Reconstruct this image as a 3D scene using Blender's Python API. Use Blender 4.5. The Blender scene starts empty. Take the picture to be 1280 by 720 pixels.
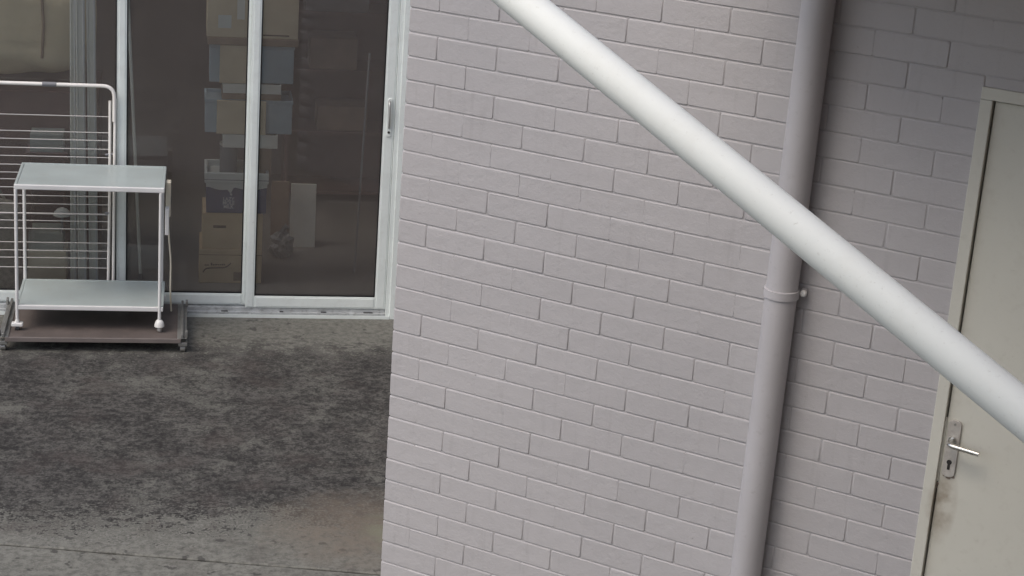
import bpy, bmesh, math, random
from mathutils import Vector, Matrix
random.seed(7)
SC = bpy.context.scene
COL = SC.collection
R = math.radians

# ------------------------------------------------------------------ camera
cam_d = bpy.data.cameras.new('camera'); cam = bpy.data.objects.new('camera', cam_d); COL.objects.link(cam)
cr = Vector((0.877275, 0.475062, 0.068590)); cu = Vector((-0.206216, 0.243996, 0.947597)); cf = Vector((-0.433432, 0.845448, -0.312017))
CAMPOS = Vector((3.421536, -5.733832, 3.330959))
cam.matrix_world = Matrix(((cr.x, cu.x, -cf.x, CAMPOS.x), (cr.y, cu.y, -cf.y, CAMPOS.y), (cr.z, cu.z, -cf.z, CAMPOS.z), (0, 0, 0, 1)))
cam_d.sensor_width = 36; cam_d.lens = 67.107; cam_d.clip_start = 0.05; cam_d.clip_end = 2000
SC.camera = cam

# ------------------------------------------------------------------ light
SUN_EL, SUN_AZ = R(56), R(200)          # azimuth measured clockwise from +Y
W = bpy.data.worlds.new('World'); SC.world = W; W.use_nodes = True
nt = W.node_tree; bg = nt.nodes['Background']
sky = nt.nodes.new('ShaderNodeTexSky'); sky.sky_type = 'NISHITA'; sky.sun_disc = False
sky.sun_elevation = SUN_EL; sky.sun_rotation = SUN_AZ; sky.air_density = 1.0; sky.dust_density = 3.5; sky.ozone_density = 1.0
nt.links.new(sky.outputs[0], bg.inputs[0]); bg.inputs[1].default_value = 0.15
sd = bpy.data.lights.new('sun', 'SUN'); sd.energy = 0.5; sd.angle = R(40); sd.color = (1, .97, .93)
sun = bpy.data.objects.new('sun', sd); COL.objects.link(sun)
dirv = Vector((math.sin(SUN_AZ) * math.cos(SUN_EL), math.cos(SUN_AZ) * math.cos(SUN_EL), math.sin(SUN_EL)))
sun.rotation_euler = dirv.to_track_quat('Z', 'Y').to_euler()
SC.view_settings.view_transform = 'Standard'; SC.view_settings.look = 'None'
SC.view_settings.exposure = 0.50; SC.view_settings.gamma = 1.0

# ------------------------------------------------------------------ frames
G = -0.10                                   # ground height
O = Vector((-1.57924, 2.65967, G)); ANG = R(37.5)
MS = Matrix.Translation(O) @ Matrix.Rotation(ANG, 4, 'Z')   # frame of the glazed wall: x along it, y into the room

# ------------------------------------------------------------------ materials
def newmat(name):
    m = bpy.data.materials.new(name); m.use_nodes = True
    return m, m.node_tree, m.node_tree.nodes['Principled BSDF']
def N(t, typ, **kw):
    n = t.nodes.new(typ)
    for k, v in kw.items():
        if k.startswith('i_'):
            key = k[2:]; key = int(key) if key.isdigit() else key
            n.inputs[key].default_value = v
        else: setattr(n, k, v)
    return n
def ramp(t, fac, stops):
    r = t.nodes.new('ShaderNodeValToRGB'); t.links.new(fac, r.inputs[0]); e = r.color_ramp.elements
    while len(e) < len(stops): e.new(0.5)
    for el, (p, c) in zip(e, stops):
        el.position = p; el.color = (*c, 1) if not isinstance(c, (int, float)) else (c, c, c, 1)
    return r.outputs[0]
def mixc(t, fac, a, b, typ='MIX'):
    m = t.nodes.new('ShaderNodeMix'); m.data_type = 'RGBA'; m.blend_type = typ
    for s, v in ((m.inputs[0], fac), (m.inputs[6], a), (m.inputs[7], b)):
        if hasattr(v, 'is_output'): t.links.new(v, s)
        elif isinstance(v, (int, float)): s.default_value = v
        else: s.default_value = (*v, 1)
    return m.outputs[2]
def math_(t, op, a, b=0.0, c=None, clamp=False):
    m = t.nodes.new('ShaderNodeMath'); m.operation = op; m.use_clamp = clamp
    for i, v in enumerate((a, b, c)):
        if v is None: continue
        if hasattr(v, 'is_output'): t.links.new(v, m.inputs[i])
        else: m.inputs[i].default_value = v
    return m.outputs[0]
def noise(t, vec, scale, detail=4, rough=.55, dist=0.0):
    n = N(t, 'ShaderNodeTexNoise'); n.inputs['Scale'].default_value = scale; n.inputs['Detail'].default_value = detail
    n.inputs['Roughness'].default_value = rough; n.inputs['Distortion'].default_value = dist
    if vec is not None: t.links.new(vec, n.inputs['Vector'])
    return n.outputs['Fac']
def bump(t, b, h, strength=.3, dist=.002):
    n = N(t, 'ShaderNodeBump'); n.inputs['Strength'].default_value = strength; n.inputs['Distance'].default_value = dist
    t.links.new(h, n.inputs['Height']); t.links.new(n.outputs[0], b.inputs['Normal'])
def geo_pos(t): return N(t, 'ShaderNodeNewGeometry').outputs['Position']
def objc(t): return N(t, 'ShaderNodeTexCoord').outputs['Object']

def simple(name, col, rough=.5, metal=0.0, var=.12, scale=9, bmp=.15, bscale=160, dirt=None):
    m, t, b = newmat(name); p = geo_pos(t)
    n = noise(t, p, scale, 5)
    dk = tuple(c * (1 - var) for c in col); lt = tuple(min(1, c * (1 + var * .6)) for c in col)
    c = ramp(t, n, [(.3, dk), (.7, lt)])
    if dirt:
        n2 = noise(t, p, scale * 2.7, 8, .7)
        c = mixc(t, ramp(t, n2, [(.5, 0.0), (.72, dirt[1])]), c, dirt[0])
    t.links.new(c, b.inputs['Base Color'])
    t.links.new(ramp(t, n, [(.2, max(0, rough - .08)), (.8, min(1, rough + .08))]), b.inputs['Roughness'])
    b.inputs['Metallic'].default_value = metal
    if bmp: bump(t, b, noise(t, p, bscale, 3), bmp, .0015)
    return m

def paint_brick(name, base):
    m, t, b = newmat(name); p = geo_pos(t)
    n1 = noise(t, p, 1.3, 4); n2 = noise(t, p, 14, 5, .6); n3 = noise(t, p, 90, 4, .6)
    oi = N(t, 'ShaderNodeObjectInfo').outputs['Random']
    dk = tuple(c * .93 for c in base); lt = tuple(c * 1.05 for c in base)
    c = ramp(t, n1, [(.3, dk), (.7, lt)])
    c = mixc(t, math_(t, 'MULTIPLY', n2, .25), c, tuple(c_ * .86 for c_ in base))
    c = mixc(t, .5, c, ramp(t, oi, [(0, tuple(c_ * .96 for c_ in base)), (1, tuple(c_ * 1.03 for c_ in base))]))
    # sparse grime specks and streaks
    mp = N(t, 'ShaderNodeMapping'); mp.inputs['Scale'].default_value = (30, 30, 3.0); t.links.new(p, mp.inputs['Vector'])
    st = noise(t, mp.outputs[0], 1.0, 5, .65)
    c = mixc(t, ramp(t, st, [(.56, 0.0), (.82, .22)]), c, (.21, .19, .18))
    sp = noise(t, p, 75, 2, .5)
    c = mixc(t, ramp(t, sp, [(.70, 0.0), (.78, .35)]), c, (.20, .18, .17))
    t.links.new(c, b.inputs['Base Color']); b.inputs['Roughness'].default_value = .62
    b.inputs['Specular IOR Level'].default_value = .35
    h = math_(t, 'ADD', math_(t, 'MULTIPLY', n3, .6), math_(t, 'MULTIPLY', noise(t, p, 260, 3), .4))
    bump(t, b, math_(t, 'ADD', h, math_(t, 'MULTIPLY', noise(t, p, 20, 5, .6), 2.6)), .42, .0032)
    return m

M = {}
M['brick'] = paint_brick('painted_brick', (.452, .438, .438))
M['mortar'] = paint_brick('painted_mortar', (.42, .407, .407))
M['white_pipe'] = simple('white_pvc', (.80, .825, .775), .65, var=.02, scale=3, bmp=.03, dirt=((.50, .47, .38), .12))
def grime(key, col, scale, amt, lo, hi):
    m = M[key]; t = m.node_tree; b = t.nodes['Principled BSDF']; src = b.inputs['Base Color'].links[0].from_socket; p = geo_pos(t)
    a = ramp(t, noise(t, p, scale, 5, .75), [(lo, 0.0), (hi, 1.0)]); w_ = ramp(t, noise(t, p, 4, 4, .6), [(.35, .15), (.7, 1.0)])
    t.links.new(mixc(t, math_(t, 'MULTIPLY', math_(t, 'MULTIPLY', a, w_), amt), src, col), b.inputs['Base Color'])
grime('white_pipe', (.30, .27, .20), 70, .55, .60, .72)
M['down_pipe'] = simple('painted_pvc', (.47, .455, .46), .5, var=.06, scale=4, bmp=.05)
M['alu'] = simple('white_aluminium', (.74, .79, .76), .38, var=.05, scale=6, bmp=.04, dirt=((.40, .38, .34), .18))
M['alu_track'] = simple('worn_track', (.52, .54, .54), .4, .2, var=.2, scale=14, bmp=.1, dirt=((.12, .11, .10), .6))
M['gasket'] = simple('black_rubber', (.012, .012, .012), .6, var=.1, bmp=0)
M['door'] = None
M['steel'] = simple('brushed_steel', (.62, .61, .58), .28, 1.0, var=.1, scale=30, bmp=.05)
M['dark_hole'] = simple('dark_hole', (.02, .018, .016), .7, bmp=0)
M['trolley'] = simple('mint_white_enamel', (.41, .465, .45), .35, var=.08, scale=5, bmp=.04, dirt=((.36, .36, .33), .3))
M['trolley_leg'] = simple('white_enamel_tube', (.72, .72, .70), .4, var=.06, scale=8, bmp=.04)
M['board'] = simple('brown_board', (.12, .10, .09), .55, var=.25, scale=6, bmp=.15, dirt=((.20, .16, .14), .4))
M['board_edge'] = simple('board_edge', (.18, .155, .142), .6, var=.2, scale=8)
M['zinc'] = simple('dull_zinc', (.33, .33, .31), .42, .6, var=.25, scale=20, bmp=.1)
M['wheel'] = simple('dark_wheel', (.05, .05, .05), .55, bmp=.05)
M['white_plastic'] = simple('white_plastic', (.74, .74, .71), .4, var=.06, bmp=.03)
M['caster_grey'] = simple('caster_grey', (.40, .39, .37), .5, bmp=.03)
M['cream_plastic'] = simple('cream_plastic', (.62, .58, .47), .45, var=.06, bmp=.03)
M['rack'] = simple('rack_white', (.86, .83, .77), .35, var=.06, scale=8, bmp=.02)
M['wire'] = simple('rack_wire', (.50, .48, .45), .4, var=.1, bmp=0)
M['grey_plastic'] = simple('grey_plastic', (.22, .22, .23), .5, bmp=.03)
M['carton'] = simple('corrugated_carton', (.66, .51, .34), .8, var=.14, scale=7, bmp=.12, bscale=90)
M['carton_pale'] = simple('pale_carton', (.66, .55, .40), .8, var=.14, scale=7, bmp=.12, bscale=90)
M['carton_dark'] = simple('dark_carton', (.30, .22, .16), .8, var=.2, scale=7, bmp=.12)
M['print'] = simple('carton_print', (.11, .07, .05), .8, var=.1, bmp=0)
M['label_white'] = simple('printed_white', (.75, .76, .78), .6, var=.05, bmp=0)
M['navy'] = simple('navy_card', (.085, .10, .19), .6, var=.15, bmp=.05)
M['lid'] = simple('white_card', (.62, .64, .62), .6, var=.06, bmp=.05)
M['crate'] = simple('blue_grey_plastic', (.36, .44, .50), .5, var=.1, bmp=.05)
M['tray'] = simple('pale_tray', (.74, .72, .67), .55, var=.08, bmp=.05)
M['maroon'] = simple('dark_red_wood', (.17, .095, .09), .5, var=.2, scale=6, bmp=.1)
M['beige_cloth'] = simple('beige_cloth', (.80, .68, .48), .9, var=.15, scale=5, bmp=.4, bscale=40)
M['curtain'] = simple('pale_moulding', (.82, .82, .76), .6, var=.08, scale=6, bmp=.05)
M['wicker'] = simple('wicker', (.38, .36, .29), .8, var=.3, scale=40, bmp=.8, bscale=60)
M['room_wall'] = simple('storeroom_paint', (.32, .26, .24), .8, var=.12, scale=2, bmp=.05)
M['room_floor'] = simple('storeroom_floor', (.22, .205, .19), .6, var=.15, scale=3, bmp=.05)
M['soffit'] = simple('brown_soffit', (.46, .29, .20), .7, var=.15, scale=4)  # brown tuned for warm bounce from the added roofs onto the wall
M['brown_render'] = simple('brown_render', (.20, .15, .125), .8, var=.15, scale=3)
M['roof'] = simple('roof_metal', (.3, .3, .3), .5, var=.1, scale=3)

def door_mat():
    m, t, b = newmat('cream_door_paint'); p = geo_pos(t)
    n = noise(t, p, 2.2, 4); base = ramp(t, n, [(.3, (.56, .555, .49)), (.7, (.60, .595, .525))])
    fine = noise(t, p, 30, 6, .65)
    base = mixc(t, ramp(t, fine, [(.55, 0.0), (.8, .18)]), base, (.33, .30, .24))
    # hand grime beside and under the lock plate, near the door's edge
    sx = N(t, 'ShaderNodeSeparateXYZ'); t.links.new(p, sx.inputs[0]); x, z = sx.outputs[0], sx.outputs[2]
    dx = math_(t, 'DIVIDE', math_(t, 'SUBTRACT', x, 2.102), .052); dz = math_(t, 'DIVIDE', math_(t, 'SUBTRACT', z, .82), .15)
    d = math_(t, 'ADD', math_(t, 'MULTIPLY', dx, dx), math_(t, 'MULTIPLY', dz, dz))
    gm = math_(t, 'MULTIPLY', math_(t, 'SUBTRACT', 1.0, d, clamp=True), ramp(t, noise(t, p, 18, 5), [(.35, 0.1), (.7, .75)]))
    base = mixc(t, gm, base, (.20, .14, .085))
    t.links.new(base, b.inputs['Base Color']); b.inputs['Roughness'].default_value = .45
    bump(t, b, noise(t, p, 110, 3), .12, .0015)
    return m
M['door'] = door_mat(); grime('door', (.30, .28, .22), 55, .5, .62, .74)

def glass_mat():
    m = bpy.data.materials.new('dusty_hazed_glass'); m.use_nodes = True; t = m.node_tree; t.nodes.clear()
    out = N(t, 'ShaderNodeOutputMaterial'); tr = N(t, 'ShaderNodeBsdfTransparent'); tr.inputs[0].default_value = (.93, .95, .94, 1)
    gl = N(t, 'ShaderNodeBsdfGlossy'); gl.inputs['Roughness'].default_value = .03
    df = N(t, 'ShaderNodeBsdfDiffuse'); df.inputs[0].default_value = (.60, .52, .47, 1)  # dust film, raised to stand in for the veil over the dark room
    fr = N(t, 'ShaderNodeFresnel'); fr.inputs[0].default_value = 1.5
    m1 = N(t, 'ShaderNodeMixShader'); m2 = N(t, 'ShaderNodeMixShader')
    p = geo_pos(t); d = ramp(t, noise(t, p, 5, 6, .7), [(.3, .075), (.75, .10)])
    t.links.new(d, m1.inputs[0]); t.links.new(tr.outputs[0], m1.inputs[1]); t.links.new(df.outputs[0], m1.inputs[2])
    t.links.new(fr.outputs[0], m2.inputs[0]); t.links.new(m1.outputs[0], m2.inputs[1]); t.links.new(gl.outputs[0], m2.inputs[2])
    t.links.new(m2.outputs[0], out.inputs[0])
    return m
M['glass'] = glass_mat()
def sheet_mat():
    m = bpy.data.materials.new('clear_roof_sheet'); m.use_nodes = True; t = m.node_tree; t.nodes.clear()
    out = N(t, 'ShaderNodeOutputMaterial'); tr = N(t, 'ShaderNodeBsdfTransparent'); tr.inputs[0].default_value = (.95, .95, .94, 1)
    t.links.new(tr.outputs[0], out.inputs[0]); return m
M['roof_sheet'] = sheet_mat()

def concrete_mat():
    """object coords: frame of the glazed wall (y = 0 at the sill, negative towards the yard)"""
    m, t, b = newmat('stained_concrete'); p = objc(t)
    sx = N(t, 'ShaderNodeSeparateXYZ'); t.links.new(p, sx.inputs[0]); x, y = sx.outputs[0], sx.outputs[1]
    wob = noise(t, p, 1.6, 5, .6); wob2 = noise(t, p, 6, 6, .65)
    mp = N(t, 'ShaderNodeMapping'); mp.inputs['Scale'].default_value = (4.5, 5.5, 5); t.links.new(p, mp.inputs['Vector'])
    grain = noise(t, mp.outputs[0], 2.2, 9, .74, .4)
    fine = noise(t, p, 30, 5, .7); fine2 = noise(t, p, 85, 4, .7); big = noise(t, p, 2.6, 6, .62, .3); mid = noise(t, p, 9, 7, .68, .25)
    light = ramp(t, noise(t, p, 3.2, 5), [(.3, (.170, .170, .147)), (.7, (.222, .221, .193))])
    light = mixc(t, ramp(t, fine, [(.42, 0.0), (.60, .75)]), light, (.098, .097, .085))
    light = mixc(t, ramp(t, fine2, [(.55, 0.0), (.68, .5)]), light, (.28, .275, .25))
    grit = ramp(t, fine, [(.40, 0.0), (.60, 1.0)]); gs = ramp(t, fine2, [(.42, 0.0), (.58, 1.0)])
    # moss film: heavy between the door strip and the joint, broken up at its edges
    yw = math_(t, 'ADD', y, math_(t, 'MULTIPLY', math_(t, 'SUBTRACT', wob, .5), .5))
    yw = math_(t, 'ADD', yw, math_(t, 'MULTIPLY', math_(t, 'SUBTRACT', mid, .5), .75))
    yw = math_(t, 'ADD', yw, math_(t, 'MULTIPLY', math_(t, 'SUBTRACT', math_(t, 'ADD', math_(t, 'MULTIPLY', grit, .6), math_(t, 'MULTIPLY', gs, .4)), .5), -.40))
    front = N(t, 'ShaderNodeMapRange'); front.interpolation_type = 'SMOOTHSTEP'
    t.links.new(yw, front.inputs[0]); front.inputs[1].default_value = -2.60; front.inputs[2].default_value = -2.36
    back = N(t, 'ShaderNodeMapRange'); back.interpolation_type = 'SMOOTHSTEP'
    t.links.new(yw, back.inputs[0]); back.inputs[1].default_value = -.58; back.inputs[2].default_value = -.32; back.inputs[3].default_value = 1; back.inputs[4].default_value = .15
    moss = math_(t, 'MULTIPLY', front.outputs[0], back.outputs[0])
    mx = math_(t, 'ADD', math_(t, 'MULTIPLY', ramp(t, big, [(.36, 0.0), (.64, 1.0)]), .42), math_(t, 'ADD', math_(t, 'MULTIPLY', ramp(t, mid, [(.36, 0.0), (.64, 1.0)]), .28), math_(t, 'ADD', math_(t, 'MULTIPLY', grit, .20), math_(t, 'MULTIPLY', gs, .10))))
    brk = ramp(t, mx, [(.40, 1.0), (.56, .92), (.66, .70), (.78, .35)])
    mossf = math_(t, 'MULTIPLY', moss, brk)
    mosscol = ramp(t, math_(t, 'ADD', math_(t, 'MULTIPLY', ramp(t, wob2, [(.35, 0.0), (.65, 1.0)]), .35), math_(t, 'ADD', math_(t, 'MULTIPLY', grit, .40), math_(t, 'MULTIPLY', gs, .25))), [(.22, (.024, .023, .022)), (.50, (.052, .050, .046)), (.78, (.105, .101, .092))])
    c = mixc(t, mossf, light, mosscol)
    # reddish tinge in places
    c = mixc(t, ramp(t, noise(t, p, 3.4, 5, .6), [(.52, 0.0), (.66, .40)]), c, (.066, .053, .048))
    # scattered dark lichen spots on the pale part, pale scuffs on the dark part
    sp = noise(t, p, 15, 3, .5)
    c = mixc(t, ramp(t, sp, [(.64, 0.0), (.67, .75)]), c, (.060, .058, .053))
    pf = N(t, 'ShaderNodeMapping'); pf.inputs['Location'].default_value = (3.1, 1.7, 0); t.links.new(p, pf.inputs['Vector'])
    c = mixc(t, ramp(t, noise(t, pf.outputs[0], 26, 6, .7), [(.62, 0.0), (.70, .55)]), c, (.145, .142, .128))
    # rust-brown wash beside the wall corner
    dx = math_(t, 'DIVIDE', math_(t, 'SUBTRACT', x, -.40), .45); dy = math_(t, 'DIVIDE', math_(t, 'SUBTRACT', y, -2.58), .42)
    d = math_(t, 'ADD', math_(t, 'MULTIPLY', dx, dx), math_(t, 'MULTIPLY', dy, dy))
    d = math_(t, 'ADD', d, math_(t, 'MULTIPLY', math_(t, 'SUBTRACT', mid, .5), 1.6))
    w = math_(t, 'MULTIPLY', math_(t, 'SUBTRACT', 1.0, d, clamp=True), ramp(t, fine, [(.35, .9), (.65, .45)]))
    c = mixc(t, w, c, (.165, .138, .108))
    # greenish edge growing at the foot of the wall corner
    gx = math_(t, 'DIVIDE', math_(t, 'SUBTRACT', x, -.30), .12); gy = math_(t, 'DIVIDE', math_(t, 'SUBTRACT', y, -2.62), .22)
    gd = math_(t, 'ADD', math_(t, 'MULTIPLY', gx, gx), math_(t, 'MULTIPLY', gy, gy))
    gw = math_(t, 'MULTIPLY', math_(t, 'SUBTRACT', 1.0, gd, clamp=True), ramp(t, mid, [(.42, 0.0), (.58, .8)]))
    c = mixc(t, gw, c, (.19, .19, .135))
    t.links.new(c, b.inputs['Base Color']); b.inputs['Roughness'].default_value = .85
    b.inputs['Specular IOR Level'].default_value = .3
    bump(t, b, math_(t, 'ADD', grain, math_(t, 'ADD', fine, math_(t, 'MULTIPLY', fine2, .5))), .6, .004)
    return m
M['concrete'] = concrete_mat()

grime('down_pipe', (.30, .28, .27), 40, .5, .58, .72); grime('trolley', (.22, .20, .17), 60, .6, .60, .70); grime('alu', (.40, .39, .36), 50, .5, .60, .72)
# ------------------------------------------------------------------ mesh helpers
def link(name, me, mat, parent=None, mw=None):
    o = bpy.data.objects.new(name, me); COL.objects.link(o)
    if mat is not None and len(me.materials) == 0: me.materials.append(mat)
    if parent is not None: o.parent = parent
    if mw is not None: o.matrix_local = mw
    return o
def fin(bm, name, mat, parent=None, smooth=False, mw=None):
    bmesh.ops.recalc_face_normals(bm, faces=bm.faces)
    me = bpy.data.meshes.new(name); bm.to_mesh(me); bm.free()
    if smooth:
        for p in me.polygons: p.use_smooth = True
        try: me.set_sharp_from_angle(angle=R(38))
        except Exception: pass
    return link(name, me, mat, parent, mw)
def box(bm, x0, x1, y0, y1, z0, z1, bev=0.0, mat=None):
    tmp = bmesh.new(); bmesh.ops.create_cube(tmp, size=1)
    for v in tmp.verts:
        v.co = Vector(((x0 + x1) / 2 + v.co.x * (x1 - x0), (y0 + y1) / 2 + v.co.y * (y1 - y0), (z0 + z1) / 2 + v.co.z * (z1 - z0)))
    if bev: bmesh.ops.bevel(tmp, geom=tmp.edges[:], offset=bev, segments=2, affect='EDGES', profile=.5)
    if mat is not None: tmp.transform(mat)
    me = bpy.data.meshes.new('t'); tmp.to_mesh(me); tmp.free(); bm.from_mesh(me); bpy.data.meshes.remove(me)
def tube(bm, pts, rad, seg=12, cap=True, hollow=0):
    pts = [Vector(p) for p in pts]; n = len(pts); rings = []
    rads = rad if isinstance(rad, (list, tuple)) else [rad] * n
    prev = None
    for i, p in enumerate(pts):
        d = ((pts[min(i + 1, n - 1)] - p).normalized() + (p - pts[max(i - 1, 0)]).normalized()).normalized()
        if prev is None:
            a = d.orthogonal().normalized()
        else:
            a = (prev - d * prev.dot(d)).normalized()
        prev = a; bb = d.cross(a)
        rings.append([bm.verts.new(p + (a * math.cos(2 * math.pi * k / seg) + bb * math.sin(2 * math.pi * k / seg)) * rads[i]) for k in range(seg)])
    for a, b_ in zip(rings, rings[1:]):
        for k in range(seg): bm.faces.new((a[k], a[(k + 1) % seg], b_[(k + 1) % seg], b_[k]))
    if cap: bm.faces.new(rings[0][::-1]); bm.faces.new(rings[-1])
def bend(pts, rad, steps=6):
    """round the inner corners of a polyline"""
    pts = [Vector(p) for p in pts]; out = [pts[0]]
    for i in range(1, len(pts) - 1):
        a = (pts[i - 1] - pts[i]).normalized(); b = (pts[i + 1] - pts[i]).normalized()
        p0 = pts[i] + a * rad; p1 = pts[i] + b * rad
        for k in range(steps + 1):
            s = k / steps; out.append(p0 * (1 - s) ** 2 + pts[i] * 2 * s * (1 - s) + p1 * s * s)
    return out + [pts[-1]]
def part_box(name, mat, parent, x0, x1, y0, y1, z0, z1, bev=.002):
    bm = bmesh.new(); box(bm, x0, x1, y0, y1, z0, z1, bev); return fin(bm, name, mat, parent)
def thing(name, label, cat, mw=None, group=None):
    o = bpy.data.objects.new(name, None); COL.objects.link(o); o.empty_display_size = .1
    if mw is not None: o.matrix_world = mw
    o['label'] = label; o['category'] = cat
    if group: o['group'] = group
    return o
def tag(o, label, cat, group=None):
    o['label'] = label; o['category'] = cat
    if group: o['group'] = group
    return o
def struct(o): o['kind'] = 'structure'; return o
def SM(x, y, z, rz=0): return MS @ Matrix.Translation((x, y, z)) @ Matrix.Rotation(rz, 4, 'Z')

# ------------------------------------------------------------------ ground
bm = bmesh.new()
vs = [bm.verts.new(v) for v in ((-400, -400, 0), (400, -400, 0), (400, 400, 0), (-400, 400, 0))]; bm.faces.new(vs)
g = fin(bm, 'ground', M['concrete'], mw=MS @ Matrix.Translation((0, 0, -.055))); struct(g)
# two cast slabs with an open joint between them (joint direction measured in the glazed-wall frame)
JA, JB = Vector((-1.8279, -2.6993)), Vector((-.3420, -2.9934)); jd = (JB - JA).normalized(); jn = Vector((-jd.y, jd.x))
def slab(name, side):
    bm = bmesh.new(); n = 120; L0, L1 = -3.5, 6.0
    edge = []
    for i in range(n + 1):
        s = L0 + (L1 - L0) * i / n
        w = .0045 + .003 * math.sin(s * 9) * math.sin(s * 23 + 1) + random.uniform(0, .004)
        edge.append(JA + jd * s + jn * (side * w))
    far = [p + jn * side * (7.5) for p in edge]
    ed = [p + jn * side * .006 for p in edge]
    top = [bm.verts.new((p.x, p.y, 0)) for p in ed]; rim = [bm.verts.new((p.x, p.y, -.005)) for p in edge]
    low = [bm.verts.new((p.x, p.y, -.05)) for p in edge]; back = [bm.verts.new((p.x, p.y, 0)) for p in far]
    for i in range(n):
        bm.faces.new((top[i], top[i + 1], back[i + 1], back[i])); bm.faces.new((rim[i], rim[i + 1], top[i + 1], top[i])); bm.faces.new((low[i], low[i + 1], rim[i + 1], rim[i]))
    o = fin(bm, name, M['concrete'], mw=MS.copy()); struct(o); return o
slab('patio_slab', 1); slab('front_slab', -1)

# ------------------------------------------------------------------ painted brick wall
CH, CL = .086, .240
DX0, DX1, DZ1 = 2.036, 2.985, 2.200         # door frame outer edges
WX1, WZ1 = 3.60, 3.44
wall = thing('brick_wall', 'grey mauve painted brick wall carrying the downpipe, left of the cream door', 'wall')
bm = bmesh.new()
box(bm, .006, DX0, .0026, .104, G - .05, WZ1); box(bm, DX0 + .0004, DX1 - .0004,   .0027, .1042, DZ1, WZ1 - .001); box(bm, DX1, WX1, .0026, .104, G - .05, WZ1 - .002)
fin(bm, 'mortar_bed', M['mortar'], wall)
cache = {}
def brick_mesh(w, h, dp, var):
    key = (round(w, 4), round(h, 4), round(dp, 3), var)
    if key in cache: return cache[key]
    rnd = random.Random(str(key))
    bm = bmesh.new(); rings = []
    j = lambda s: rnd.uniform(-s, s)
    cor = [(0, 0), (w, 0), (w, h), (0, h)]
    lip = rnd.uniform(.8, 1.25); sl_ = .10 if var[0] else rnd.uniform(.3, .8); sr_ = .10 if var[1] else rnd.uniform(.3, .8)
    for ins, d in ((0, dp), (0, .0030), (.0010, .0018), (.0030, .0004), (.0058, 0)):
        ring = []
        for k, (x, z) in enumerate(cor):
            sx = 1 if x == 0 else -1; sz = 1 if z == 0 else -1
            ix = ins * (sl_ if x == 0 else sr_); iz = ins * (.28 if z == 0 else lip)
            # two verts per corner keep the arris round; the upper arris is washed out by paint, the lower one stays crisp
            for q in ((0, 1) if k % 2 == 0 else (1, 0)):
                rr = .0045 * (1 if ins else .6)
                ax = x + sx * (ix + (rr if q else 0)); az = z + sz * (iz + (0 if q else rr * .7))
                ring.append(bm.verts.new((ax + j(.0007), d + j(.0003) if d < .0029 else d, az + j(.0007))))
        rings.append(ring)
    for a, b_ in zip(rings, rings[1:]):
        for k in range(8): bm.faces.new((a[k], a[(k + 1) % 8], b_[(k + 1) % 8], b_[k]))
    bm.faces.new(rings[-1])
    bmesh.ops.recalc_face_normals(bm, faces=bm.faces)
    me = bpy.data.meshes.new('brick'); bm.to_mesh(me); bm.free(); me.materials.append(M['brick'])
    for p in me.polygons: p.use_smooth = len(p.vertices) == 4
    cache[key] = me
    return me
def in_view(P, mx=90):
    d = Vector(P) - CAMPOS; z = d.dot(cf)
    x = 640 + 2386 * d.dot(cr) / z; y = 360 - 2386 * d.dot(cu) / z
    return -mx < x < 1280 + mx and -mx < y < 720 + mx
extra = bmesh.new()
def put(me, mw, seen):
    if seen: link('brick', me, None, wall, mw)
    else:
        i0 = len(extra.verts); extra.from_mesh(me); extra.verts.ensure_lookup_table()
        for v in extra.verts[i0:]: v.co = mw @ v.co
row_lo = -1                                  # first course whose underside is at -0.086
rng = random.Random(3)
for k in range(row_lo, 40):
    z0 = k * CH
    if z0 + CH > WZ1 + .01: break
    n = 25 - k
    off = 0.0 if n % 2 else -.12
    x = off; lfill = False
    while x < WX1:
        a, b_ = max(x, 0.0), min(x + CL, WX1); x += CL
        if b_ - a < .03: continue
        segs = [(a, b_)]
        if z0 + CH <= DZ1 + .02:
            segs = []
            if a < DX0: segs.append((a, min(b_, DX0 + .004)))
            if b_ > DX1: segs.append((max(a, DX1 - .004), b_))
        for (s0, s1) in segs:
            if s1 - s0 < .03: continue
            zz0 = z0
            if DX0 - .05 < (s0 + s1) / 2 < DX1 + .05 and z0 < DZ1 < z0 + CH: zz0 = DZ1 - .002
            rfill = rng.random() < (.60 - .20 * min(1.7, s1))          # joint to the right buried in paint
            lft = 0 if s0 == 0 else (.0001 if lfill else lgap)
            lgap = .0009 + .0016 * rng.random()
            rgt = (.0001 if rfill else lgap) if s1 < WX1 else 0
            if abs(s1 - (DX0 + .004)) < 1e-6: rgt = 0
            w = (s1 - s0) - lft - rgt; h = CH - .0044 - (zz0 - z0)
            if h < .02: continue
            w = round(w / .0004) * .0004
            dp = .11 if s0 == 0 else .05
            me = brick_mesh(w, h, dp, (lfill and s0 > 0, rfill, rng.randrange(4))); lfill = rfill
            mw = Matrix.Translation((s0 + lft, rng.uniform(-.0007, .0007), zz0 + .0022 + rng.uniform(-.0006, .0006))) @ Matrix.Rotation(rng.uniform(-.0022, .0022), 4, 'Y') @ Matrix.Rotation(rng.uniform(-.002, .002), 4, 'Z')
            cx = (s0 + s1) / 2
            seen = any(in_view((q, 0, zz0 + CH / 2), 10) for q in (s0, cx, s1))
            put(me, mw, seen)
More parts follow.
